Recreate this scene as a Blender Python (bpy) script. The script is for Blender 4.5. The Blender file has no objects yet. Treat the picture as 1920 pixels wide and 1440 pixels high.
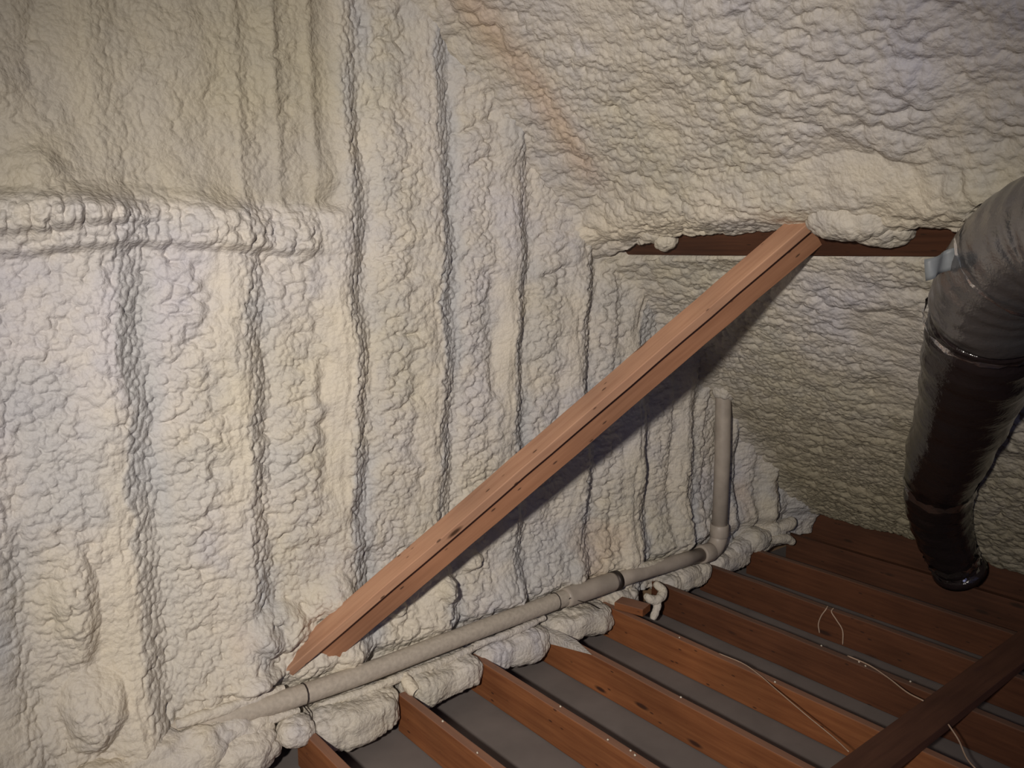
import bpy, math, random
import numpy as np
from mathutils import Vector, Matrix
random.seed(4)
PI = math.pi
S = bpy.context.scene
COL = S.collection

# ------------------------------------------------------------------ camera, world, light, exposure
cam = bpy.data.cameras.new('camera'); camo = bpy.data.objects.new('camera', cam); COL.objects.link(camo)
AZ, PITCH = math.radians(39.1), math.radians(-9.2)
F = Vector((math.sin(AZ)*math.cos(PITCH), math.cos(AZ)*math.cos(PITCH), math.sin(PITCH)))
R = Vector((math.cos(AZ), -math.sin(AZ), 0)); U = R.cross(F)
camo.matrix_world = Matrix(((R.x, U.x, -F.x, 0), (R.y, U.y, -F.y, 0), (R.z, U.z, -F.z, 1.72), (0, 0, 0, 1)))
cam.sensor_width = 36; cam.lens = 1550*36/1920; cam.clip_start = .05
S.camera = camo

w = bpy.data.worlds.new('world'); S.world = w; w.use_nodes = True
w.node_tree.nodes['Background'].inputs[0].default_value = (.44, .50, 1.0, 1)
w.node_tree.nodes['Background'].inputs[1].default_value = .24

def spot(name, loc, aim, power, col, size, blend, rad):
    l = bpy.data.lights.new(name, 'SPOT'); o = bpy.data.objects.new(name, l); COL.objects.link(o)
    l.energy = power; l.color = col; l.spot_size = math.radians(size); l.spot_blend = blend; l.shadow_soft_size = rad
    o.location = loc; o.rotation_euler = (Vector(aim)-Vector(loc)).to_track_quat('-Z', 'Y').to_euler()
    return o
spot('work_light', (-.66, -.02, 1.98), (2.05, 2.70, 1.0), 490, (1.0, .925, .835), 82, 1.0, .07)

vs = S.view_settings
S.display_settings.display_device = 'sRGB'
vs.view_transform = 'Standard'; vs.look = 'None'; vs.gamma = 1.0; vs.use_curve_mapping = False; vs.exposure = 0.0

# ------------------------------------------------------------------ noise
def hsh(ix, iy, s):
    h = (ix.astype(np.int64)*374761393 + iy.astype(np.int64)*668265263 + s*1442695041) & 0xffffffff
    h = ((h ^ (h >> 13))*1274126177) & 0xffffffff
    h = ((h ^ (h >> 16))*2246822519) & 0xffffffff
    return ((h ^ (h >> 15)) & 0xffffff)/float(0xffffff)
def vn(x, y, s=0):
    ix = np.floor(x); iy = np.floor(y); fx = x-ix; fy = y-iy
    fx = fx*fx*(3-2*fx); fy = fy*fy*(3-2*fy)
    a = hsh(ix, iy, s); b = hsh(ix+1, iy, s); c = hsh(ix, iy+1, s); d = hsh(ix+1, iy+1, s)
    return (a*(1-fx)+b*fx)*(1-fy)+(c*(1-fx)+d*fx)*fy
def fbm(x, y, s=0, o=3):
    r = 0; a = .5; t = 0
    for k in range(o):
        r = r + a*vn(x*2**k+13.7*k, y*2**k-7.1*k, s+k*17); t += a; a *= .5
    return r/t*2-1
def worley(x, y, s):
    ix = np.floor(x); iy = np.floor(y); f1 = np.full(x.shape, 9.0)
    for dx in (-1, 0, 1):
        for dy in (-1, 0, 1):
            cx = ix+dx; cy = iy+dy
            px = cx+hsh(cx, cy, s); py = cy+hsh(cx, cy, s+91)
            f1 = np.minimum(f1, (px-x)**2+(py-y)**2)
    return f1          # squared distance
def dome(x, y, s, k=1.15):
    return np.clip(1-k*worley(x, y, s), 0, 1)**.65
def sm(a, b, x):
    t = np.clip((x-a)/(b-a), 0, 1); return t*t*(3-2*t)

# ------------------------------------------------------------------ materials
def mat(name, rough=.7, spec=.3, metal=0.0):
    m = bpy.data.materials.new(name); m.use_nodes = True
    b = m.node_tree.nodes['Principled BSDF']
    b.inputs['Roughness'].default_value = rough; b.inputs['Specular IOR Level'].default_value = spec
    b.inputs['Metallic'].default_value = metal
    return m, m.node_tree.nodes, m.node_tree.links, b
def ramp(N, pts):
    r = N.new('ShaderNodeValToRGB'); e = r.color_ramp.elements
    e[0].position, e[0].color = pts[0][0], (*pts[0][1], 1)
    e[1].position, e[1].color = pts[-1][0], (*pts[-1][1], 1)
    for p, c in pts[1:-1]:
        q = e.new(p); q.color = (*c, 1)
    return r
def noise(N, L, vec, scale, detail=3, rough=.5):
    n = N.new('ShaderNodeTexNoise'); n.inputs['Scale'].default_value = scale
    n.inputs['Detail'].default_value = detail; n.inputs['Roughness'].default_value = rough
    L.new(vec, n.inputs['Vector']); return n
def mix(N, L, fac, a, b, mode='MIX'):
    m = N.new('ShaderNodeMix'); m.data_type = 'RGBA'; m.blend_type = mode
    for i, v in ((0, fac), (6, a), (7, b)):
        if isinstance(v, (int, float)): m.inputs[i].default_value = v
        elif isinstance(v, tuple): m.inputs[i].default_value = (*v, 1)
        else: L.new(v, m.inputs[i])
    return m.outputs[2]
def bump(N, L, b, h, strength, dist):
    u = N.new('ShaderNodeBump'); u.inputs['Strength'].default_value = strength; u.inputs['Distance'].default_value = dist
    L.new(h, u.inputs['Height']); L.new(u.outputs[0], b.inputs['Normal'])

def foam_material():
    m, N, L, b = mat('spray_foam', .62, .28)
    tc = N.new('ShaderNodeTexCoord').outputs['Object']
    n1 = noise(N, L, tc, 1.6, 2)
    r1 = ramp(N, [(.34, (.50, .465, .385)), (.46, (.53, .49, .425)), (.58, (.55, .515, .475)), (.70, (.53, .505, .51))])
    L.new(n1.outputs[0], r1.inputs[0])
    n2 = noise(N, L, tc, 11, 3)
    r2 = ramp(N, [(.35, (.88, .89, .93)), (.65, (1.0, .985, .95))]); L.new(n2.outputs[0], r2.inputs[0])
    c = mix(N, L, 1.0, r1.outputs[0], r2.outputs[0], 'MULTIPLY')
    at = N.new('ShaderNodeVertexColor'); at.layer_name = 'tint'
    sp = N.new('ShaderNodeSeparateColor'); L.new(at.outputs[0], sp.inputs[0])
    ab = N.new('ShaderNodeVertexColor'); ab.layer_name = 'groove_shade_and_grey'
    c = mix(N, L, ab.outputs[0], c, (.43, .425, .42))     # greyer: groove shade put into the colour, plus random grey patches
    c = mix(N, L, sp.outputs[0], c, (.64, .57, .45))       # fresh smooth skin, creamier
    c = mix(N, L, sp.outputs[1], c, (.50, .33, .20))        # brownish scorch stain
    c = mix(N, L, sp.outputs[2], c, (.33, .29, .20))        # duller olive foam, upper left wall and low on the slope
    L.new(c, b.inputs['Base Color'])
    v = N.new('ShaderNodeTexVoronoi'); v.inputs['Scale'].default_value = 68
    n3 = noise(N, L, tc, 60, 3)
    wv = N.new('ShaderNodeVectorMath'); wv.operation = 'ADD'
    sc = N.new('ShaderNodeVectorMath'); sc.operation = 'SCALE'; sc.inputs['Scale'].default_value = .02
    L.new(n3.outputs[1], sc.inputs[0]); L.new(tc, wv.inputs[0]); L.new(sc.outputs[0], wv.inputs[1]); L.new(wv.outputs[0], v.inputs['Vector'])
    inv = N.new('ShaderNodeMath'); inv.operation = 'SUBTRACT'; inv.inputs[0].default_value = 1; L.new(v.outputs['Distance'], inv.inputs[1])
    ad = N.new('ShaderNodeMath'); ad.operation = 'ADD'; L.new(inv.outputs[0], ad.inputs[0]); L.new(n3.outputs[0], ad.inputs[1])
    bump(N, L, b, ad.outputs[0], .42, .009)
    return m
def wood_material(name, lo, hi, knot, dust=0.0, dustc=(.42, .31, .26)):
    m, N, L, b = mat(name, .62, .3)
    tc = N.new('ShaderNodeTexCoord').outputs['Object']
    oi = N.new('ShaderNodeObjectInfo')
    off = N.new('ShaderNodeVectorMath'); off.operation = 'ADD'
    cmb = N.new('ShaderNodeVectorMath'); cmb.operation = 'SCALE'; cmb.inputs[0].default_value = (7, 5, 3)
    L.new(oi.outputs['Random'], cmb.inputs['Scale']); L.new(tc, off.inputs[0]); L.new(cmb.outputs[0], off.inputs[1])
    mp = N.new('ShaderNodeMapping'); mp.inputs['Scale'].default_value = (1.3, 22, 22); L.new(off.outputs[0], mp.inputs[0])
    n = noise(N, L, mp.outputs[0], 2.2, 6, .6)
    r = ramp(N, [(.3, lo), (.7, hi)]); L.new(n.outputs[0], r.inputs[0])
    n2 = noise(N, L, off.outputs[0], 2.6, 2)
    r2 = ramp(N, [(.3, (.72, .70, .70)), (.7, (1.08, 1.04, 1.0))]); L.new(n2.outputs[0], r2.inputs[0])
    c = mix(N, L, 1.0, r.outputs[0], r2.outputs[0], 'MULTIPLY')
    mk = N.new('ShaderNodeMapping'); mk.inputs['Scale'].default_value = (2.6, 9, 9); L.new(off.outputs[0], mk.inputs[0])
    v = N.new('ShaderNodeTexVoronoi'); v.inputs['Scale'].default_value = 1.0; L.new(mk.outputs[0], v.inputs['Vector'])
    rk = ramp(N, [(.06, (1, 1, 1)), (.12, (0, 0, 0))]); L.new(v.outputs['Distance'], rk.inputs[0])
    c = mix(N, L, rk.outputs[0], c, knot)
    ms = N.new('ShaderNodeMapping'); ms.inputs['Scale'].default_value = (9, 26, 26); L.new(off.outputs[0], ms.inputs[0])
    v2 = N.new('ShaderNodeTexVoronoi'); v2.inputs['Scale'].default_value = 1.0; L.new(ms.outputs[0], v2.inputs['Vector'])
    rs = ramp(N, [(.07, (.85, .85, .85)), (.12, (0, 0, 0))]); L.new(v2.outputs['Distance'], rs.inputs[0])
    c = mix(N, L, rs.outputs[0], c, knot)
    if dust:
        g = N.new('ShaderNodeNewGeometry'); s = N.new('ShaderNodeSeparateXYZ'); L.new(g.outputs['Normal'], s.inputs[0])
        rd = ramp(N, [(.6, (0, 0, 0)), (.95, (dust,)*3)]); L.new(s.outputs[2], rd.inputs[0])
        c = mix(N, L, rd.outputs[0], c, dustc)
    L.new(c, b.inputs['Base Color'])
    bump(N, L, b, n.outputs[0], .25, .003)
    return m
def plain(name, col, rough=.6, spec=.3, metal=0.0, var=.12, scale=20, bs=.1):
    m, N, L, b = mat(name, rough, spec, metal)
    tc = N.new('ShaderNodeTexCoord').outputs['Object']
    n = noise(N, L, tc, scale, 4)
    r = ramp(N, [(.3, tuple(c*(1-var) for c in col)), (.7, tuple(c*(1+var) for c in col))]); L.new(n.outputs[0], r.inputs[0])
    L.new(r.outputs[0], b.inputs['Base Color'])
    bump(N, L, b, n.outputs[0], bs, .004)
    return m
FOAM = foam_material()
BRACE = wood_material('brace_wood', (.37, .20, .125), (.48, .285, .185), (.07, .035, .02))
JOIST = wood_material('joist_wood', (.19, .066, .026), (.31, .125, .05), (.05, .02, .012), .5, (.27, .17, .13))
JOIST_SHADED = wood_material('shaded_joist_wood', (.085, .032, .016), (.145, .058, .028), (.04, .018, .012), .5, (.2, .13, .10))  # same joist wood, darkened for the lamp light fading towards the eave
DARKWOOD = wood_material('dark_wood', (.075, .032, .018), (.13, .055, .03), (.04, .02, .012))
BOARDW = wood_material('board_wood', (.10, .045, .03), (.145, .068, .043), (.09, .04, .03))
GYP = plain('gypsum_back', (.175, .152, .142), .8, .2, 0, .10, 6, .05)
PVC = plain('pvc_pipe', (.37, .32, .27), .45, .35, 0, .14, 14, .15)
PVCOV = plain('oversprayed_pvc', (.41, .36, .30), .6, .3, 0, .12, 60, .5)
IRON = plain('steel_strap', (.05, .04, .035), .5, .4, .6)
SHEATH = plain('sheathing', (.30, .20, .12), .8, .2)

# ------------------------------------------------------------------ mesh helpers
def link(name, me, m, parent=None, label=None, cat=None, group=None, kind=None):
    o = bpy.data.objects.new(name, me); COL.objects.link(o)
    if m and not me.materials: me.materials.append(m)
    if parent: o.parent = parent
    for k, v in (('label', label), ('category', cat), ('group', group), ('kind', kind)):
        if v: o[k] = v
    return o
def grid_mesh(name, P, keep=None, tint=None, smooth=True):
    """P (r, c, 3) points -> quad mesh; keep = mask of faces"""
    r, c = P.shape[:2]
    idx = np.arange(r*c).reshape(r, c)
    q = np.stack([idx[:-1, :-1], idx[:-1, 1:], idx[1:, 1:], idx[1:, :-1]], -1).reshape(-1, 4)
    if keep is not None: q = q[keep.reshape(-1)]
    used = np.zeros(r*c, bool); used[q.reshape(-1)] = True
    remap = np.cumsum(used)-1
    V = P.reshape(-1, 3)[used]; q = remap[q]
    me = bpy.data.meshes.new(name)
    me.vertices.add(len(V)); me.vertices.foreach_set('co', V.astype(np.float32).ravel())
    me.loops.add(q.size); me.loops.foreach_set('vertex_index', q.astype(np.int32).ravel())
    me.polygons.add(len(q)); me.polygons.foreach_set('loop_start', np.arange(0, q.size, 4, dtype=np.int32))
    me.update(calc_edges=True)
    if smooth: me.polygons.foreach_set('use_smooth', np.ones(len(q), bool))
    if tint is not None:
        T = tint.reshape(-1, 3)[used]
        ca = me.color_attributes.new('tint', 'FLOAT_COLOR', 'POINT')
        ca.data.foreach_set('color', np.concatenate([T, np.ones((len(T), 1))], 1).astype(np.float32).ravel())
    me.validate(); return me
def poly_mesh(name, V, Fc, smooth=False):
    me = bpy.data.meshes.new(name); me.from_pydata([tuple(v) for v in V], [], Fc); me.update()
    if smooth: me.polygons.foreach_set('use_smooth', np.ones(len(me.polygons), bool))
    return me
def beam_mesh(name, L, wy, wz, bev=.003, n=10, wob=.001, seed=1, chew0=0, chew1=0):
    """board along local +X, section wy x wz centred, eased edges, slightly crooked"""
    rnd = random.Random(seed)
    sec = []
    a, b = wy/2, wz/2
    for sx, sy in ((1, 1), (-1, 1), (-1, -1), (1, -1)):
        pts = [(sx*a, sy*(b-bev)), (sx*(a-bev*.3), sy*(b-bev*.3)), (sx*(a-bev), sy*b)]
        if sx*sy < 0: pts = pts[::-1]
        sec += pts
    k = len(sec); V = []; Fc = []
    for i in range(n+1):
        t = i/n; dy, dz = wob*rnd.uniform(-1, 1), wob*rnd.uniform(-1, 1)
        for (y, z) in sec: V.append((L*t, y+dy, z+dz))
    for i in range(n):
        for j in range(k):
            Fc.append((i*k+j, i*k+(j+1) % k, (i+1)*k+(j+1) % k, (i+1)*k+j))
    Fc.append(tuple(range(k))[::-1]); Fc.append(tuple(range(n*k, n*k+k)))
    return poly_mesh(name, V, [f[::-1] for f in Fc])
def place(o, p0, X, Z):
    X = Vector(X).normalized(); Z = Vector(Z); Z = (Z-X*Z.dot(X)).normalized(); Y = Z.cross(X)
    o.matrix_world = Matrix(((X.x, Y.x, Z.x, p0[0]), (X.y, Y.y, Z.y, p0[1]), (X.z, Y.z, Z.z, p0[2]), (0, 0, 0, 1)))
def catmull(pts, n):
    pts = [Vector(p) for p in pts]; out = []
    P = [pts[0]*2-pts[1]]+pts+[pts[-1]*2-pts[-2]]
    for i in range(1, len(P)-2):
        for k in range(n):
            t = k/n; a, b, c, d = P[i-1:i+3]
            out.append(.5*((2*b)+(c-a)*t+(2*a-5*b+4*c-d)*t*t+(3*b-3*c+d-a)*t**3))
    out.append(pts[-1]); return out
def tube_mesh(name, pts, rad, seg=16, cap=True, disp=None):
    """tube along a polyline; rad float or list; disp(i, angle) extra radius"""
    pts = [Vector(p) for p in pts]; n = len(pts)
    rr = rad if isinstance(rad, (list, tuple)) else [rad]*n
    V = []; Fc = []; up = None
    for i, p in enumerate(pts):
        t = (pts[min(i+1, n-1)]-pts[max(i-1, 0)]).normalized()
        if up is None: up = t.orthogonal().normalized()
        up = (up-t*up.dot(t)).normalized(); sd = t.cross(up)
        for j in range(seg):
            a = 2*PI*j/seg; r = rr[i]+(disp(i, a) if disp else 0)
            V.append(p+up*math.cos(a)*r+sd*math.sin(a)*r)
    for i in range(n-1):
        for j in range(seg):
            Fc.append((i*seg+j, i*seg+(j+1) % seg, (i+1)*seg+(j+1) % seg, (i+1)*seg+j))
    if cap: Fc.append(tuple(range(seg))[::-1]); Fc.append(tuple(range((n-1)*seg, n*seg)))
    return poly_mesh(name, V, Fc, True)
def empty(name, loc, label=None, cat=None, group=None):
    o = bpy.data.objects.new(name, None); COL.objects.link(o); o.location = loc; o.empty_display_size = .1
    for k, v in (('label', label), ('category', cat), ('group', group)):
        if v: o[k] = v
    return o
def child(name, me, m, parent, **k):
    """child whose mesh is in world coordinates"""
    o = link(name, me, m, None, **k); o.parent = parent
    o.matrix_parent_inverse = Matrix.Translation(-Vector(parent.location)); return o

# ------------------------------------------------------------------ structure: gable wall with its sprayed foam
roof_z = lambda x: 2.65-.943*(x-1.91)
def box(name, lo, hi, m, **k):
    V = [(x, y, z) for x in (lo[0], hi[0]) for y in (lo[1], hi[1]) for z in (lo[2], hi[2])]
    Fc = [(0, 1, 3, 2), (4, 6, 7, 5), (0, 4, 5, 1), (2, 3, 7, 6), (0, 2, 6, 4), (1, 5, 7, 3)]
    return link(name, poly_mesh(name, V, Fc), m, **k)
V = [(-4.75, 2.84, -.22), (4.95, 2.84, -.22), (4.95, 2.84, -.21), (0, 2.84, 4.45), (-4.75, 2.84, -.03)]
V += [(x, y+.02, z) for x, y, z in V]
wall = link('wall_back', poly_mesh('wall_back', V, [(4, 3, 2, 1, 0), (5, 6, 7, 8, 9)]+[(i, (i+1) % 5, (i+1) % 5+5, i+5) for i in range(5)]), SHEATH, kind='structure')

px = np.arange(-40, 1620, 1.8)
xs = 2.74*np.tan(AZ+np.arctan((px-960)/1550))
xs = np.concatenate([np.linspace(-2.2, xs[0]-.03, 50), xs]); xs = xs[xs < 4.78]
zs = np.concatenate([np.arange(-.03, 2.78, .0038), np.linspace(2.83, 4.4, 40)])
X, Z = np.meshgrid(xs, zs)
BAND0, SP = .73, .395
def wall_height(X, Z):
    wx = fbm(X*3, Z*3, 5); wz = fbm(X*3, Z*3, 9)
    wf = fbm(X*14, Z*14, 21, 2); wg = fbm(X*14, Z*14, 33, 2)
    t = (X+.040*fbm(X*.7, Z*1.7, 3)+.018*fbm(X*6, Z*7, 4)-BAND0)/SP; k = np.floor(t); t = t-k
    prof = np.interp(t, [0, .05, .12, .3, .5, .62, .72, .79, .9, 1], [.004, -.001, .003, .014, .024, .048, .060, .057, .030, .004])
    upper = sm(1.84, 1.90, Z)*(1-sm(1.38, 1.50, X))                       # smoother foam over the ledge at the left
    amp = (.55+.45*sm(.0, 1.2, Z))*(.85+.3*fbm(X*1.1, Z*.8, 40))
    vary = .82+.32*hsh(k, k*0, 12)+.35*fbm(k*3.3, Z*1.3, 13)
    h = prof*1.1*vary*(1-.65*upper)*np.where(Z > 1.9, 1-.25*sm(1.9, 2.5, Z), 1)*(.9+.35*wx)
    right = sm(2.5, 3.0, X)                                                # closer vertical cords towards the corner
    t2 = (X+.04*fbm(X*.7, Z*2, 8)+.012*fbm(X*5, Z*8, 7))/.150; t2 = t2-np.floor(t2)
    h = h+right*(.015*np.interp(t2, [0, .15, .6, .85, 1], [0, .3, 1, .8, 0]))
    onridge = sm(.40, .72, t+.10*wf+.06*wx)*(1-sm(.78, .88, t+.05*wf))
    strip = np.clip(sm(.76, .88, t+.05*wf)+(1-sm(.03, .20, t+.05*wg)), 0, 1)
    bay = np.clip(1-onridge-strip, 0, 1)
    smooth = np.clip(sm(.05, .45, fbm(X*2.2+4, Z*1.6, 61))*(.35+.65*onridge)+.55*onridge*sm(-.3, .3, fbm(X*3+4, Z*2.2, 62)), 0, 1)       # bald patches, mostly on the ridges
    # bay: ribs that run across the bay and are broken up into lumps
    zz = Z-.34*(X-BAND0-k*SP)
    rib = dome((X+.03*wx+.012*wf)/.125, (zz+.022*wz+.008*wg)/.046, 101)
    b2 = dome((X+.010*wf+.02*wx)/.038, (Z+.010*wg)/.031, 102)
    b3 = dome((X+.006*wf)/.020, (Z+.006*wg)/.019, 103)
    b3s = dome((X+.006*wg)/.019, (Z+.008*wf)/.025, 104)
    big = dome((X+.05*wx)/.19, (Z+.05*wz)/.16, 105)
    rough = (1-.8*smooth)
    m1 = sm(-.35, .35, fbm(X*4.3, Z*3.1, 55)); b2 = b2*(.35+1.0*m1); b3 = b3*(1.25-.75*m1); rib = rib*(.5+.8*sm(-.3, .3, fbm(X*2.3, Z*2.1, 57)))
    h = h+bay*(rough*(.021*rib*amp+.017*b2)+.0125*b3*(.35+.65*rough))
    h = h+strip*(.018*b3s+.012*b2)
    h = h+onridge*(rough*(.011*b2+.011*b3s))+.012*big*(1-upper*.5)
    hu = .018*dome((X+.03*wx)/.16, (Z+.05*wz)/.22, 110)+.006*dome((X+.02*wf)/.06, (Z+.02*wg)/.07, 111)
    t3 = (X+.02*fbm(X*.4, Z*1.7, 71))/.128; t3 = t3-np.floor(t3)
    hu = hu+.020*np.exp(-((t3-.5)/.16)**2)*sm(.95, 1.15, X)*(.5+.5*fbm(X*8, Z*.6, 77))+.01*fbm(X*5, Z*1.2, 78)
    h = h*(1-upper*.55)+upper*hu
    # ledge: blocking buried in foam at the left, with combed beads along its lip
    zc = Z+.010*fbm(X*5, Z*0, 80)+.012*np.sin(X*6)
    ledge = sm(1.705+.01*wx, 1.745, zc)*(1-sm(1.78, 1.93, zc))*(1-sm(1.25, 1.50, X))
    lip2 = sm(1.765, 1.80, zc-.05*(X-.4))*(1-sm(1.84, 1.93, zc))*(1-sm(.45, .98, X))
    comb = dome((X+.012*wf)/.020, (Z+.02*wg)/.11, 84)
    h = h+ledge*(.022+.010*comb+.012*b2)+lip2*(.026+.014*comb+.012*b2)
    # second lumps where the ledge meets the studs
    for cx, cz, s_, a_ in ((.48, 1.93, .07, .05), (.60, 1.84, .09, .04), (.95, 1.86, .07, .028), (1.38, 1.98, .05, .03), (.40, 2.18, .07, .03), (1.55, 1.70, .10, -.02)):
        h = h+a_*np.exp(-((X-cx)**2+((Z-cz)*.8)**2)/s_**2)*(1+.4*wf)
    # foot of the wall: thicker, lumpier
    foot = 1-sm(.12, .42, Z+.06*wx)
    lump = dome((X+.04*wf+.02*wx)/.085, (Z+.03*wg)/.075, 120)
    lump2 = dome((X+.014*wf)/.042, (Z+.014*wg)/.055, 121)
    foot = foot*(1-.85*(1-sm(.10, .19, Z))*sm(.9, 1.2, X))
    h = h+foot*(.018+.026*lump+.016*lump2)
    h = h-.035*np.exp(-((X-3.70)/.11)**2)*(1-sm(1.0, 1.15, Z))
    # swirl of foam where the brace lands, other pale blobs
    for cx, cz, rx, rz, a_ in ((1.13, .36, .13, .10, .05), (1.33, .43, .11, .09, .035), (1.02, .20, .13, .035, .03), (.50, .28, .095, .13, .05),
                               (.10, .20, .12, .10, .05), (1.62, .30, .05, .045, .035), (1.85, .33, .05, .06, .035), (2.0, .40, .07, .05, .03), (1.50, .62, .1, .1, .02), (.48, .62, .07, .22, .03)):
        h = h+a_*np.clip(1-((X-cx)/rx)**2-((Z-cz)/rz)**2+.35*wf, 0, 1)**1.1*(1+.5*lump)
    # cove where the wall meets the roof slope
    d = (roof_z(X)-Z)*.727
    h = h+.05*np.exp(-np.clip(d, 0, 9)/.07)
    h = h*1.15-.012
    st = smooth*onridge
    groove_shade_and_grey = np.clip(strip*sm(-.5, .1, fbm(X*2.5, Z*2.0, 95))+.6*sm(.1, .5, fbm(X*2.7, Z*3.1, 96)), 0, 1)*(1-st)*(1-upper)  # mask of the shade painted into the stud grooves, plus scattered grey patches
    return h, st, upper, groove_shade_and_grey
H, ST, UP, FT = wall_height(X, Z)
Y = 2.80-H
P = np.stack([X, Y, Z], -1)
# curl the lowest rows back under so that the hem is rounded
tint = np.zeros(P.shape)
groove_shade = FT
tint[..., 0] = np.clip(ST*.45+.6*sm(.15, .5, fbm(X*2.1, Z*1.5, 200))*(1-UP)*(.3+.5*(1-sm(.3, 1.2, Z))), 0, .9)
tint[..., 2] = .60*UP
tint[..., 1] = .30*sm(.25, .6, fbm(X*3, Z*3, 205))*(1-sm(.3, .6, Z))
keep = (Z < roof_z(X)+.10)[:-1, :-1]
wm = grid_mesh('spray_foam', P, keep, tint)
bc = grid_mesh('groove_shade_and_grey', P, keep, np.repeat(groove_shade[..., None], 3, 2)).color_attributes['tint']
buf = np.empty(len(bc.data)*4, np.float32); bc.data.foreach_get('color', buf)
wm.color_attributes.new('groove_shade_and_grey', 'FLOAT_COLOR', 'POINT').data.foreach_set('color', buf)
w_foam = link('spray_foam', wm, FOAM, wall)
w_foam['label'] = 'cream sprayed foam over the studs of the gable wall'

# ------------------------------------------------------------------ structure: roof slope with foam
TH = math.atan(.943); CT, ST_ = math.cos(TH), math.sin(TH)
NIN = np.array([-ST_, 0, -CT])                       # inward normal
DOWN = np.array([CT, 0, -ST_])
V = [(0, -2.6, 4.57), (0, 2.86, 4.57), (4.95, 2.86, -.10), (4.95, -2.6, -.10)]
V += [(x+.02, y, z+.02) for x, y, z in V]
ceil = link('ceiling', poly_mesh('ceiling', V, [(0, 1, 2, 3), (7, 6, 5, 4), (0, 4, 5, 1), (1, 5, 6, 2), (2, 6, 7, 3), (3, 7, 4, 0)]), SHEATH, kind='structure')
# v = distance down the slope from the ridge line (x=0,z=4.451)
VP = 2.84/CT                                          # purlin line
VE = 4.60/CT                                          # eave line
ys = np.concatenate([np.linspace(-2.5, .62, 80), np.arange(.68, 2.82, .0053)])
vv = np.concatenate([np.linspace(0, 1.70/CT, 60), np.arange(1.73/CT, 4.76/CT, .0052)])
YY, VV = np.meshgrid(ys, vv)
def roof_height(Y, V):
    wx = fbm(Y*3, V*3, 305); wz = fbm(Y*3, V*3, 309); wf = fbm(Y*13, V*13, 321, 2); wg = fbm(Y*13, V*13, 333, 2)
    hi = 1-sm(VP-.05, VP+.03, V)
    a1 = dome((Y+.04*wx)/.20, (V+.03*wz+.18*Y)/.085, 301)
    a2 = dome((Y+.02*wf+.03*wx)/.058, (V+.016*wg+.02*wz)/.044, 302)
    a3 = dome((Y+.008*wf)/.028, (V+.008*wg)/.023, 303)
    sw = dome((Y+.03*wf)/.12, (V+.01*wg+.35*Y)/.022, 304)
    smooth = sm(.1, .5, fbm(Y*2.5, V*2.5, 361))
    rg = 1-.7*smooth
    # edge of the upper foam: thick rounded roll over the purlin
    e = VP-.085+.022*fbm(Y*7, 0*Y, 350)+.022*dome(Y/.07, 0*Y+.3, 351)-.02*(1-sm(1.1, 1.8, Y))+.06*sm(2.25, 2.66, Y)
    roll = np.exp(-((V-(e-.16))/.11)**2)
    big = dome((Y+.02*wf)/.22, (V+.02*wg)/.20, 352)
    a4 = sm(-.3, .3, fbm(Y*3.1, V*3.7, 356)); a2 = a2*(.4+1.0*a4); a3 = a3*(1.3-.7*a4)
    h = .03+.020*a1+.021*a2*rg+.015*a3*(.3+.7*rg)+.003*sw+.02*fbm(Y*1.4, V*2.0, 340)
    h = h+roll*(.030+.030*big)
    up = h+.018
    dn = h*.95-.004+.012*np.exp(-((V-(VP+.085))/.03)**2)*sm(1.75, 1.85, Y)
    cut = 1-sm(-.012, .012, V-e)
    # between roll and lower foam the purlin shows: surface pulled back there
    gap = cut*0+sm(-.012, .012, V-e)*(1-sm(VP+.060, VP+.085, V+.01*wf))
    pur = sm(2.80, 2.68, Y) if False else (1-sm(2.62, 2.70, Y))
    gap = gap*pur
    h = up*cut+dn*(1-cut)
    h = h*(1-gap)+(-.02)*gap
    # foam that dribbled over the purlin
    # cove into the wall
    h = h+.05*np.exp(-np.clip(2.74-Y, 0, 9)/.08)
    # ragged hem at the eave
    hem = sm(VE-.03, VE+.05, V+.05*fbm(Y*4, 0*Y, 370)+.02*wf)
    h = h*(1-hem)-.06*hem
    return h, smooth, wx
H2, SM2, WX = roof_height(YY, VV)
ROW = -.03
P = np.stack([VV*CT, YY, 4.451-VV*ST_], -1)+NIN*(H2+ROW)[..., None]
tint = np.zeros(P.shape)
roll = np.exp(-((VV-(VP-.17))/.13)**2)
tint[..., 0] = np.clip(.8*roll*sm(-.1, .4, fbm(YY*4, VV*4, 390))+.3*SM2, 0, .8)
tint[..., 1] = .45*np.exp(-((YY-2.52+.05*WX)/.09)**2)*(1-sm(VP-.55, VP-.3, VV))
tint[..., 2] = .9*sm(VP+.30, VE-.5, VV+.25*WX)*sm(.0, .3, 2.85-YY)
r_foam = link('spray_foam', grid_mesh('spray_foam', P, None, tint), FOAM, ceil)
r_foam['label'] = 'cream sprayed foam in rows on the right roof slope'

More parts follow.
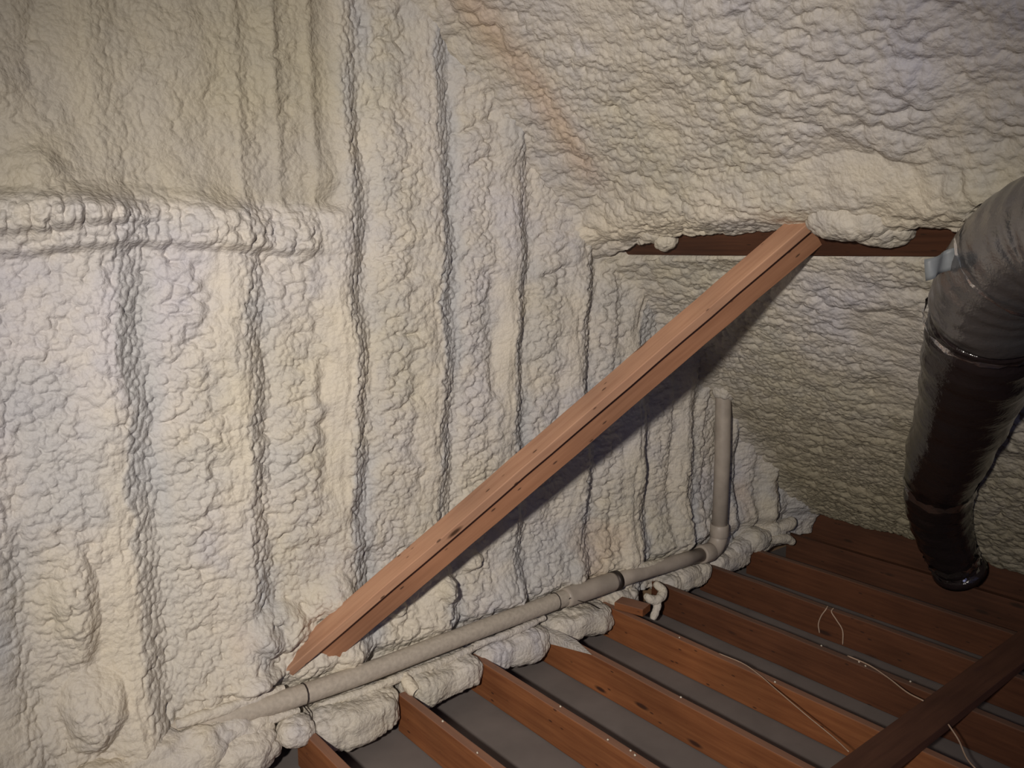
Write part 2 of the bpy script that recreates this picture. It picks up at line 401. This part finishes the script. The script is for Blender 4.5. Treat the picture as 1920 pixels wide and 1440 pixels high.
# the other slope, left of the camera
V = [(0, -2.6, 4.57), (0, 2.86, 4.57), (-4.95, 2.86, -.10), (-4.95, -2.6, -.10)]
V += [(x-.02, y, z+.02) for x, y, z in V]
c2 = link('ceiling', poly_mesh('ceiling', V, [(3, 2, 1, 0), (4, 5, 6, 7), (1, 5, 4, 0), (2, 6, 5, 1), (3, 7, 6, 2), (0, 4, 7, 3)]), SHEATH, kind='structure')
yy, v2 = np.meshgrid(np.linspace(-2.5, 2.82, 160), np.linspace(.02, 6.5, 190))
h2 = .04+.03*dome(yy/.16, v2/.1, 401)+.03*fbm(yy*2, v2*2, 402)
P = np.stack([-v2*CT, yy, 4.451-v2*ST_], -1)+np.array([ST_, 0, -CT])*h2[..., None]
lf = link('spray_foam', grid_mesh('spray_foam', P[:, ::-1], None, np.zeros(P.shape)), FOAM, c2)

# ------------------------------------------------------------------ structure: ceiling boards of the room below = attic floor
gx, gy = np.meshgrid(np.linspace(-4.9, 4.9, 60), np.linspace(-2.6, 2.85, 40))
gz = -.163+.0015*fbm(gx*2, gy*2, 500)
me = grid_mesh('floor', np.stack([gx, gy, gz], -1))
floor = link('floor', me, GYP, kind='structure')

# ------------------------------------------------------------------ joists
JX = [1.165+.406*k for k in range(9)]
jl = ['reddish ceiling joist at far left, its end half under yellow foam',
      'ceiling joist second from the left, starting beside the large grey foam bulge',
      'ceiling joist third from the left, starting under the horizontal pipe',
      'ceiling joist whose end is whitened with foam overspray',
      'ceiling joist with a small wood block on its end under the pipe coupling',
      'ceiling joist starting beside the curled white foam drip',
      'ceiling joist starting just below the pipe elbow',
      'ceiling joist starting just right of the pipe elbow, under ragged foam',
      'darkest ceiling joist, last before the eave']
for k, x in enumerate(JX):
    L_ = 4.6
    y0 = [2.66, 2.62, 2.70, 2.72, 2.72, 2.74, 2.74, 2.72, 2.72][k]
    me = beam_mesh('ceiling_joist', L_, .038, .158, .004, 24, .0015, 50+k)
    o = link('ceiling_joist', me, JOIST if k < 5 else (JOIST_SHADED if k < 8 else DARKWOOD), label=jl[k], cat='joist', group='ceiling joists running from the gable wall')  # far joists get darker wood: light falloff painted into the colour
    place(o, (x, y0, -.081), (0, -1, 0), (0, 0, 1))
def rough_patch(name, x, y0, y1, m, parent):
    pass
# rim board along the eave
o = link('rim_board', beam_mesh('rim_board', 5.1, .038, .24, .003, 12, .001, 71), DARKWOOD, label='dark board on edge along the eave under the roof foam', cat='board')
place(o, (4.66, 2.838, -.02), (0, -1, 0), (0, 0, 1))
# board lying across the joists, lower right
o = link('strongback_board', beam_mesh('strongback_board', 2.66, .125, .038, .003, 14, .001, 72), BOARDW, label='dusty brown board laid flat across the joists at lower right', cat='board')
place(o, (1.9, 1.205, .0195), (1, 0, 0), (0, 0, 1))
# small block
o = link('wood_block', beam_mesh('wood_block', .15, .085, .036, .004, 4, .001, 73), JOIST, label='short wood block on the joist end under the pipe coupling', cat='block')
place(o, (2.812, 2.635, .0185), (.3, -1, 0), (0, 0, 1))

# ------------------------------------------------------------------ purlin
o = link('purlin', beam_mesh('purlin', 4.4, .145, .080, .003, 14, .001, 74), DARKWOOD, label='red-brown purlin strip peeking out below the foam roll of the roof slope', cat='beam')
pc = np.array([VP*CT, 2.78, 4.451-VP*ST_])+NIN*.0+DOWN*(-.005)
place(o, pc, (0, -1, 0), Vector(NIN))

# ------------------------------------------------------------------ diagonal brace (two boards nailed in a T)
A = Vector((1.215, 2.74, .185)); B = Vector((2.785, 1.66, 1.825)); D = (B-A).normalized()
cpos = Vector((0, 0, 1.72)); v = (cpos-(A+B)/2); v = (v-D*v.dot(D)).normalized()
u = D.cross(v).normalized()
if u.z < 0: u = -u
nA = (v*.62+u*.785).normalized(); nE = (v*.785-u*.62).normalized()
brace = empty('diagonal_brace', A, 'long diagonal brace of two pale boards nailed in a T, from wall foot to purlin', 'brace')
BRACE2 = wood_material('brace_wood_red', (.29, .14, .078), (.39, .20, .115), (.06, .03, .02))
def brace_board(off, L0, L1, wn, tn, seed, label=None):
    me = beam_mesh('board', L1-L0, wn, tn, .003, 20, .0012, seed)
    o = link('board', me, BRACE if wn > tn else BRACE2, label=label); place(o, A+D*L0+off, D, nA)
    o.parent = brace; o.matrix_parent_inverse = Matrix.Translation(-A)
Lb = (B-A).length
# top board: width along nE, thickness along nA
brace_board(nA*.045, -.03, Lb-.03, .092, .038, 81, 'lighter upper board of the brace')
me = None
o_off = nE*(.046-.012-.019)-nA*(.045-.038/2-.0)*0
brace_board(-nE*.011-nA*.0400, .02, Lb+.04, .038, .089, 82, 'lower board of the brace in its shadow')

# ------------------------------------------------------------------ vent pipe
PO = Vector((-.02, -.035, .018))
pipe = empty('drain_pipe', (3.66, 2.665, 0), 'dusty beige plastic pipe along the wall foot that elbows up beside the roof slope', 'pipe')
RP = .038
run = [(.60, 2.835, .085), (.76, 2.785, .090), (1.0, 2.725, .090), (1.40, 2.70, .090), (1.80, 2.70, .097), (2.2, 2.70, .103), (2.66, 2.70, .108)]
rc = catmull(run, 8)
child('pipe_length', tube_mesh('pipe_length', rc, RP, 28), PVCOV, pipe)
child('pipe_length', tube_mesh('pipe_length', [(2.60, 2.70, .107), (3.0, 2.70, .098), (3.3, 2.70, .085), (3.52, 2.70, .076)], RP, 28), PVC, pipe)
pipe.location += Vector((0, 0, 0))
def sleeve(name, a, b, r, lip=.003):
    a = Vector(a); b = Vector(b); d = b-a
    pts = [a, a+d*.001, a+d*.06, a+d*.5, a+d*.94, a+d*.999, b]
    return child(name, tube_mesh(name, pts, [RP, r-lip, r, r, r, r-lip, RP], 28), PVC, pipe)
sleeve('coupling', (2.50, 2.70, .107), (2.83, 2.70, .103), RP+.008)
child('band_clamp', tube_mesh('band_clamp', [(2.826, 2.70, .103), (2.852, 2.70, .102)], RP+.010, 28), IRON, pipe)
el = []
for i in range(13):
    a = i/12*PI/2; el.append((3.57+.085*math.sin(a), 2.70, .074+.085*(1-math.cos(a))))
child('elbow', tube_mesh('elbow', el, [RP+.009]*13, 28), PVC, pipe)
sleeve('elbow_hub', (3.50, 2.70, .077), (3.585, 2.70, .074), RP+.013)
sleeve('elbow_hub', (3.655, 2.70, .145), (3.655, 2.70, .215), RP+.013)
child('pipe_riser', tube_mesh('pipe_riser', [(3.655, 2.70, .18), (3.655, 2.70, .6), (3.652, 2.71, 1.0), (3.65, 2.72, 1.2)], RP+.004, 28), PVC, pipe)
for o in pipe.children: o.location = PO
# wire hangers round the pipe
def hanger(x, z, tail):
    pts = [(x+.004*math.sin(a), 2.70+(RP+.003)*math.cos(a), z+(RP+.003)*math.sin(a)) for a in [i/14*2*PI for i in range(15)]]
    pts = pts[:12]+[Vector(p) for p in tail]
    o = child('wire_hanger', tube_mesh('wire_hanger', pts, .0022, 6), IRON, pipe); o.location = PO; return o
hanger(1.20, .092, [(1.20, 2.655, .04), (1.205, 2.63, -.03), (1.215, 2.63, -.12)])
hanger(2.44, .105, [(2.50, 2.66, .12), (2.62, 2.65, .06), (2.68, 2.65, .02)])

# ------------------------------------------------------------------ foam parts of the wall in 3D: bulges in the joist bays, ledges, drip
def worley3(P, s):
    I = np.floor(P); f = np.full(P.shape[:-1], 9.0)
    for dx in (-1, 0, 1):
        for dy in (-1, 0, 1):
            for dz in (-1, 0, 1):
                c = I+np.array([dx, dy, dz]); kx = c[..., 0]+c[..., 2]*57
                q = np.stack([hsh(kx, c[..., 1], s), hsh(kx, c[..., 1], s+7), hsh(kx, c[..., 1], s+13)], -1)
                f = np.minimum(f, ((c+q-P)**2).sum(-1))
    return f
def blob_mesh(name, c, r, seed, n=90, e=.55, amp=.02, cell=.05, squash=None, t0=0, comb=0):
    """lumpy rounded block (superellipsoid)"""
    th, ph = np.meshgrid(np.linspace(-PI, PI, 2*n), np.linspace(-PI/2, PI/2, n))
    sp = lambda a, k: np.sign(a)*np.abs(a)**k
    N = np.stack([sp(np.cos(ph), e)*sp(np.cos(th), e), sp(np.cos(ph), e)*sp(np.sin(th), e), sp(np.sin(ph), e)], -1)
    N[:, -1] = N[:, 0]
    Q = N*np.array(r); nn = N/np.linalg.norm(N, axis=-1, keepdims=True)
    Wq = Q+np.array(c)
    wob = np.stack([fbm(Wq[..., 0]*9+s, Wq[..., 2]*9+Wq[..., 1]*9, seed+s) for s in (0, 1, 2)], -1)
    d = np.clip(1-1.1*worley3((Wq+.02*wob)/cell, seed), 0, 1)**.75
    d2 = np.clip(1-1.1*worley3((Wq+.01*wob)/(cell*.42), seed+3), 0, 1)**.75
    h = amp*d+amp*.45*d2+amp*1.0*wob[..., 0]
    if comb: h = h+comb*np.sin(Wq[..., 0]*260+4*wob[..., 1])
    h[:, -1] = h[:, 0]
    h[0] = h[0].mean(); h[-1] = h[-1].mean()
    P = Wq+nn*h[..., None]
    tint = np.zeros(P.shape); tint[..., 0] = t0*np.clip(wob[..., 2]+.5, 0, 1)
    return grid_mesh(name, P[:, ::-1], None, tint)
def wall_part(name, me, m=None, label=None):
    o = link(name, me, m or FOAM, wall)
    if label: o['label'] = label
    return o
for k in range(8):
    x0, x1 = JX[k]+.019, JX[k+1]-.019
    zb = [-.115, -.085, -.095, -.085, -.07, -.085, -.085, -.05][k]
    yf = [2.55, 2.57, 2.60, 2.60, 2.66, 2.64, 2.66, 2.68][k]
    xr = [x1, x1-.0, x1, x1, x1-.17, x1-.02, x1-.02, x1][k]
    cz = (zb+.035)/2
    wall_part('foam_bulge', blob_mesh('foam_bulge', ((x0+xr)/2, (yf+2.85)/2, cz), ((xr-x0)/2-.008, (2.85-yf)/2-.01, (.035-zb)/2-.012), 600+k, 70 if k > 2 else 100, .5, .020, .06, t0=.4, comb=.0015), label='rounded foam bulge between joists' if k == 0 else None)
# left of the first joist the foam laps over everything
wall_part('foam_bulge', blob_mesh('foam_bulge', (.62, 2.74, .0), (.44, .13, .09), 640, 110, .6, .032, .08, t0=.8))
wall_part('foam_bulge', blob_mesh('foam_bulge', (.93, 2.69, -.02), (.13, .10, .07), 642, 80, .8, .022, .06, t0=.6))
wall_part('foam_bulge', blob_mesh('foam_bulge', (1.13, 2.63, .005), (.055, .055, .040), 641, 70, .8, .012, .035, t0=1), label='yellow foam knob over the first joist end')
# strips of foam that grip the pipe
def cord(name, pts, r, seed, n=10, t0=.3, cell=.035, amp=.5):
    P0 = catmull(pts, n); m = len(P0); seg = 22
    rr = [r*(.35+.65*math.sin(PI*min(1, max(0, i/(m-1)*.94+.03)))**.5) for i in range(m)]
    V = []; up = None
    for i, p in enumerate(P0):
        t = (P0[min(i+1, m-1)]-P0[max(i-1, 0)]).normalized()
        if up is None: up = t.orthogonal().normalized()
        up = (up-t*up.dot(t)).normalized(); sd = t.cross(up)
        V.append([p+(up*math.cos(2*PI*j/seg)+sd*math.sin(2*PI*j/seg))*rr[i] for j in range(seg+1)])
    P = np.array([[list(q) for q in row] for row in V]); C = np.array([list(p) for p in P0])[:, None]
    nn = P-C; ln = np.linalg.norm(nn, axis=-1, keepdims=True); nn = nn/np.maximum(ln, 1e-6)
    d = np.clip(1-1.1*worley3(P/cell, seed), 0, 1)**.75
    P = P+nn*(amp*r*d)[..., None]
    P[:, -1] = P[:, 0]
    tint = np.zeros(P.shape); tint[..., 0] = t0
    return grid_mesh(name, P, None, tint)
wall_part('foam_strip', cord('foam_strip', [(1.24, 2.68, .035), (1.45, 2.655, .040), (1.62, 2.65, .045), (1.78, 2.655, .04), (2.02, 2.67, .045)], .014, 651, 20), label='foam strip under the pipe')
wall_part('foam_strip', cord('foam_strip', [(1.95, 2.665, .055), (2.15, 2.655, .058), (2.36, 2.67, .06)], .013, 652, 20))
wall_part('foam_strip', cord('foam_strip', [(1.60, 2.65, .05), (1.60, 2.61, .018), (1.61, 2.575, .004)], .020, 653, 12, .9))
wall_part('foam_strip', cord('foam_strip', [(2.90, 2.68, .145), (3.05, 2.665, .140), (3.20, 2.67, .125)], .016, 654, 16, .4))
wall_part('foam_strip', cord('foam_strip', [(.80, 2.69, .06), (1.0, 2.665, .062), (1.16, 2.665, .055)], .013, 655, 20, .4))
wall_part('foam_strip', cord('foam_strip', [(.74, 2.70, .145), (.95, 2.69, .142), (1.12, 2.70, .14)], .016, 656, 20, .4))
# overspray on the joist end
# curled drip hanging in the dark bay
wall_part('foam_drip', cord('foam_drip', [(3.06, 2.62, .060), (3.085, 2.59, .02), (3.04, 2.575, -.005), (2.995, 2.585, .0), (2.97, 2.60, .025)], .018, 660, 10, .5), label='curled white foam drip')
wall_part('foam_drip', cord('foam_drip', [(3.04, 2.575, .0), (3.015, 2.565, -.04), (2.98, 2.56, -.09)], .015, 661, 10, .3))
wall_part('foam_drip', cord('foam_drip', [(4.20, 2.68, .07), (4.30, 2.66, .09), (4.36, 2.66, .10)], .028, 662, 8, .3))
wall_part('foam_drip', cord('foam_drip', [(4.12, 2.66, .03), (4.24, 2.64, .02), (4.30, 2.62, -.01)], .022, 663, 8, .3))
def roof_pt(v_, y_, h_): return tuple(np.array([v_*CT, y_, 4.451-v_*ST_])+NIN*h_)
for i, (v_, y_, h_, r_) in enumerate(((VP-.13, 1.50, .045, (.08, .13, .06)), (VP-.07, 1.42, .045, (.05, .09, .035)), (VP-.06, 2.36, .055, (.030, .034, .042)), (VP-.095, 2.42, .045, (.04, .05, .03)))):
    o = link('foam_bulge', blob_mesh('foam_bulge', roof_pt(v_, y_, h_), r_, 680+i, 60, .8, .018, .045, t0=.5), FOAM, ceil)
# pale overspray on the side of one joist end
x_ = JX[3]-.019
Vt = [(x_, 2.72, .001), (x_, 2.36, .001), (x_, 2.60, -.045), (x_, 2.72, -.075), (x_+.038, 2.72, .001), (x_+.038, 2.50, .001)]
Vt = Vt+[(a-.004 if i < 4 else a, b, c+.003 if abs(c) < .01 else c) for i, (a, b, c) in enumerate(Vt)]
wall_part('foam_skin', poly_mesh('foam_skin', Vt, [(6, 9, 8, 7), (0, 1, 2, 3), (6, 7, 11, 10), (1, 7, 8, 2), (2, 8, 9, 3), (1, 5, 11, 7)]), None, 'thin pale foam skin on a joist end')
wall_part('foam_bulge', blob_mesh('foam_bulge', (3.67, 2.68, .99), (.085, .05, .05), 690, 50, .8, .018, .045))
# ragged hem lumps over the joist ends at the right
for i, (x, y, z, r) in enumerate(((3.90, 2.72, .02, .06), (4.05, 2.71, .04, .07), (4.22, 2.71, .06, .06))):
    wall_part('foam_bulge', blob_mesh('foam_bulge', (x, y, z), (r*1.3, r*.8, r*.7), 670+i, 46, .8, .018, .05))

# ------------------------------------------------------------------ insulated duct
def jacket(name, col, rough, metal, spec):
    m, N, L, b = mat(name, rough, spec, metal)
    b.inputs['Base Color'].default_value = (*col, 1)
    tc = N.new('ShaderNodeTexCoord').outputs['Object']
    n = noise(N, L, tc, 9, 5, .6); bump(N, L, b, n.outputs[0], .35, .03)
    return m
JK = jacket('duct_jacket_dark_reflection', (.020, .014, .014), .16, 0.0, .55)  # reflection of the dark attic put into the jacket's base colour
JG = jacket('duct_jacket_bright_reflection', (.26, .25, .25), .28, .85, .5)  # lighter copy of the jacket, where it mirrors the bright foam
TAPE = jacket('foil_tape', (.85, .85, .88), .22, 1.0, .5)
def ray(px_, py_, d):
    r = (F+R*((px_-960)/1550)-U*((py_-720)/1550)).normalized()*d
    return Vector((0, 0, 1.72))+r
DC = [(4.52, 1.765, -.03), (4.473, 1.816, .06), (4.262, 1.821, .30), (3.781, 1.60, .66), (3.163, 1.244, 1.06), (2.74, 1.03, 1.33), (2.70, .985, 1.49)]
# the centre line, worked out once from distances of a 0.34 m duct
DUCT = [ray(1798, 1068, 5.0), ray(1784, 1040, 4.9), ray(1761, 970, 4.65), ray(1763, 900, 4.25), ray(1806, 770, 3.55), ray(1842, 650, 3.05), ray(1862, 585, 2.9)]
TOP = [ray(1866, 585, 2.9), ray(1890, 520, 2.78), ray(1938, 468, 2.68), ray(2010, 430, 2.6), ray(2110, 410, 2.5)]
duct = empty('flexible_duct', DUCT[0], 'glossy dark insulated duct with foil taped joints standing at the eave on the right', 'duct')
dp = catmull(DUCT, 16)
rr = []
for i in range(len(dp)):
    t = i/(len(dp)-1)*6
    rr.append(float(np.interp(t, [0, .7, 1.0, 1.6, 2.6, 3.0, 3.4, 5, 6], [.105, .11, .120, .138, .146, .140, .160, .170, .170])))
wr = lambda i, a: .0035*math.sin(i*.9+2*math.sin(a*2))+.003*math.sin(3*a+i*.21)+.002*math.sin(i*2.3+a)
child('duct_jacket', tube_mesh('duct_jacket', dp, rr, 40, True, wr), JK, duct, label='glossy jacket, coloured as it mirrors the dark attic')
tp = catmull(TOP, 16)
child('elbow_jacket', tube_mesh('elbow_jacket', tp, [float(np.interp(i/len(tp), [0, .06, .2, 1], [.176, .186, .182, .176])) for i in range(len(tp))], 40, True,
      lambda i, a: .0016*math.sin(i*1.1+3*math.sin(a))+.0018*math.sin(5*a+i*.3)), JG, duct, label='shiny jacket of the elbow, coloured as it mirrors the bright foam')
def tape(i0, i1, pts, rad, amp=.004, seed=0):
    seg = pts[i0:i1+1]
    child('foil_tape', tube_mesh('foil_tape', seg, rad, 48, False, lambda i, a: amp*math.sin(a*9+i*1.7+seed)+amp*.6*math.sin(a*23+i+seed)), TAPE, duct)
tape(len(dp)-5, len(dp)-3, dp, .186, .004, 1)
tape(47, 49, dp, .151, .004, 2)
tape(14, 17, dp, .128, .005, 3)
tape(8, 9, dp, .122, .006, 5)
tape(27, 28, tp, .190, .003, 6)
# base collar
child('base_collar', tube_mesh('base_collar', [dp[0], dp[3], dp[6]], [.135, .13, .118], 40), JK, duct)
# grey tape tab on the joint
p = ray(1762, 496, 2.62)
me = grid_mesh('tape_tab', np.array([[[p.x+R.x*a+F.x*.02*math.sin(a*60+b*30), p.y+R.y*a+F.y*.02*math.sin(a*60), p.z+b+.35*a] for a in np.linspace(-.045, .045, 8)] for b in np.linspace(-.03, .03, 6)]))
me.materials.append(plain('tab_grey', (.20, .215, .225), .5, .4))
o = child('tape_tab', me, None, duct); md = o.modifiers.new('s', 'SOLIDIFY'); md.thickness = .003

# ------------------------------------------------------------------ strings and crumbs on the joists
STR = plain('string', (.42, .30, .22), .8, .2)
def string(pts, r, label):
    link('string', tube_mesh('string', catmull(pts, 8), r, 6), STR, label=label, cat='string', group='loose strings on the joists')
string([(2.79, 2.02, .006), (2.79, 1.90, .010), (2.76, 1.80, .012), (2.70, 1.68, .020), (2.62, 1.50, .025), (2.56, 1.36, .03), (2.50, 1.27, .045)], .0022, 'long string running from the fifth joist down to the flat board')
string([(3.60, 1.985, .004), (3.574, 1.98, -.005), (3.570, 2.00, -.045), (3.568, 2.01, -.09), (3.565, 2.00, -.13)], .003, 'left strand of the forked string hanging off a joist')
string([(3.60, 1.955, .004), (3.574, 1.95, -.006), (3.570, 1.92, -.035), (3.568, 1.885, -.075), (3.560, 1.875, -.14)], .003, 'right strand of the forked string hanging off a joist')
string([(3.20, 1.66, .006), (3.19, 1.56, .008), (3.13, 1.45, .02), (3.06, 1.34, .03), (3.02, 1.26, .045)], .003, 'string draped on a joist and ending at the flat board')
string([(2.93, 1.13, .045), (2.90, 1.08, .02), (2.83, 1.02, .006), (2.78, .95, .004)], .003, 'string emerging on the near side of the flat board')
CR = plain('crumb', (.6, .55, .45), .8, .2)
def crumb_me(s):
    rnd = random.Random(s); V = []; Fc = []
    t = (1+5**.5)/2
    V = [(-1, t, 0), (1, t, 0), (-1, -t, 0), (1, -t, 0), (0, -1, t), (0, 1, t), (0, -1, -t), (0, 1, -t), (t, 0, -1), (t, 0, 1), (-t, 0, -1), (-t, 0, 1)]
    V = [tuple(c*.0022*rnd.uniform(.7, 1.3) for c in q) for q in V]
    Fc = [(0, 11, 5), (0, 5, 1), (0, 1, 7), (0, 7, 10), (0, 10, 11), (1, 5, 9), (5, 11, 4), (11, 10, 2), (10, 7, 6), (7, 1, 8), (3, 9, 4), (3, 4, 2), (3, 2, 6), (3, 6, 8), (3, 8, 9), (4, 9, 5), (2, 4, 11), (6, 2, 10), (8, 6, 7), (9, 8, 1)]
    me = poly_mesh('foam_crumb', V, Fc, True); me.materials.append(CR); return me
cms = [crumb_me(s) for s in range(3)]
rnd = random.Random(9)
for i in range(26):
    k = rnd.choice([1, 1, 2, 2, 3, 3, 4, 5]); x = JX[k]+rnd.uniform(-.013, .013)
    o = link('foam_crumb', cms[i % 3], None, label='tiny white foam crumb lying on top of a joist', cat='crumb', group='foam crumbs on the joists')
    o.location = (x, rnd.uniform(1.3, 2.45), .0005)
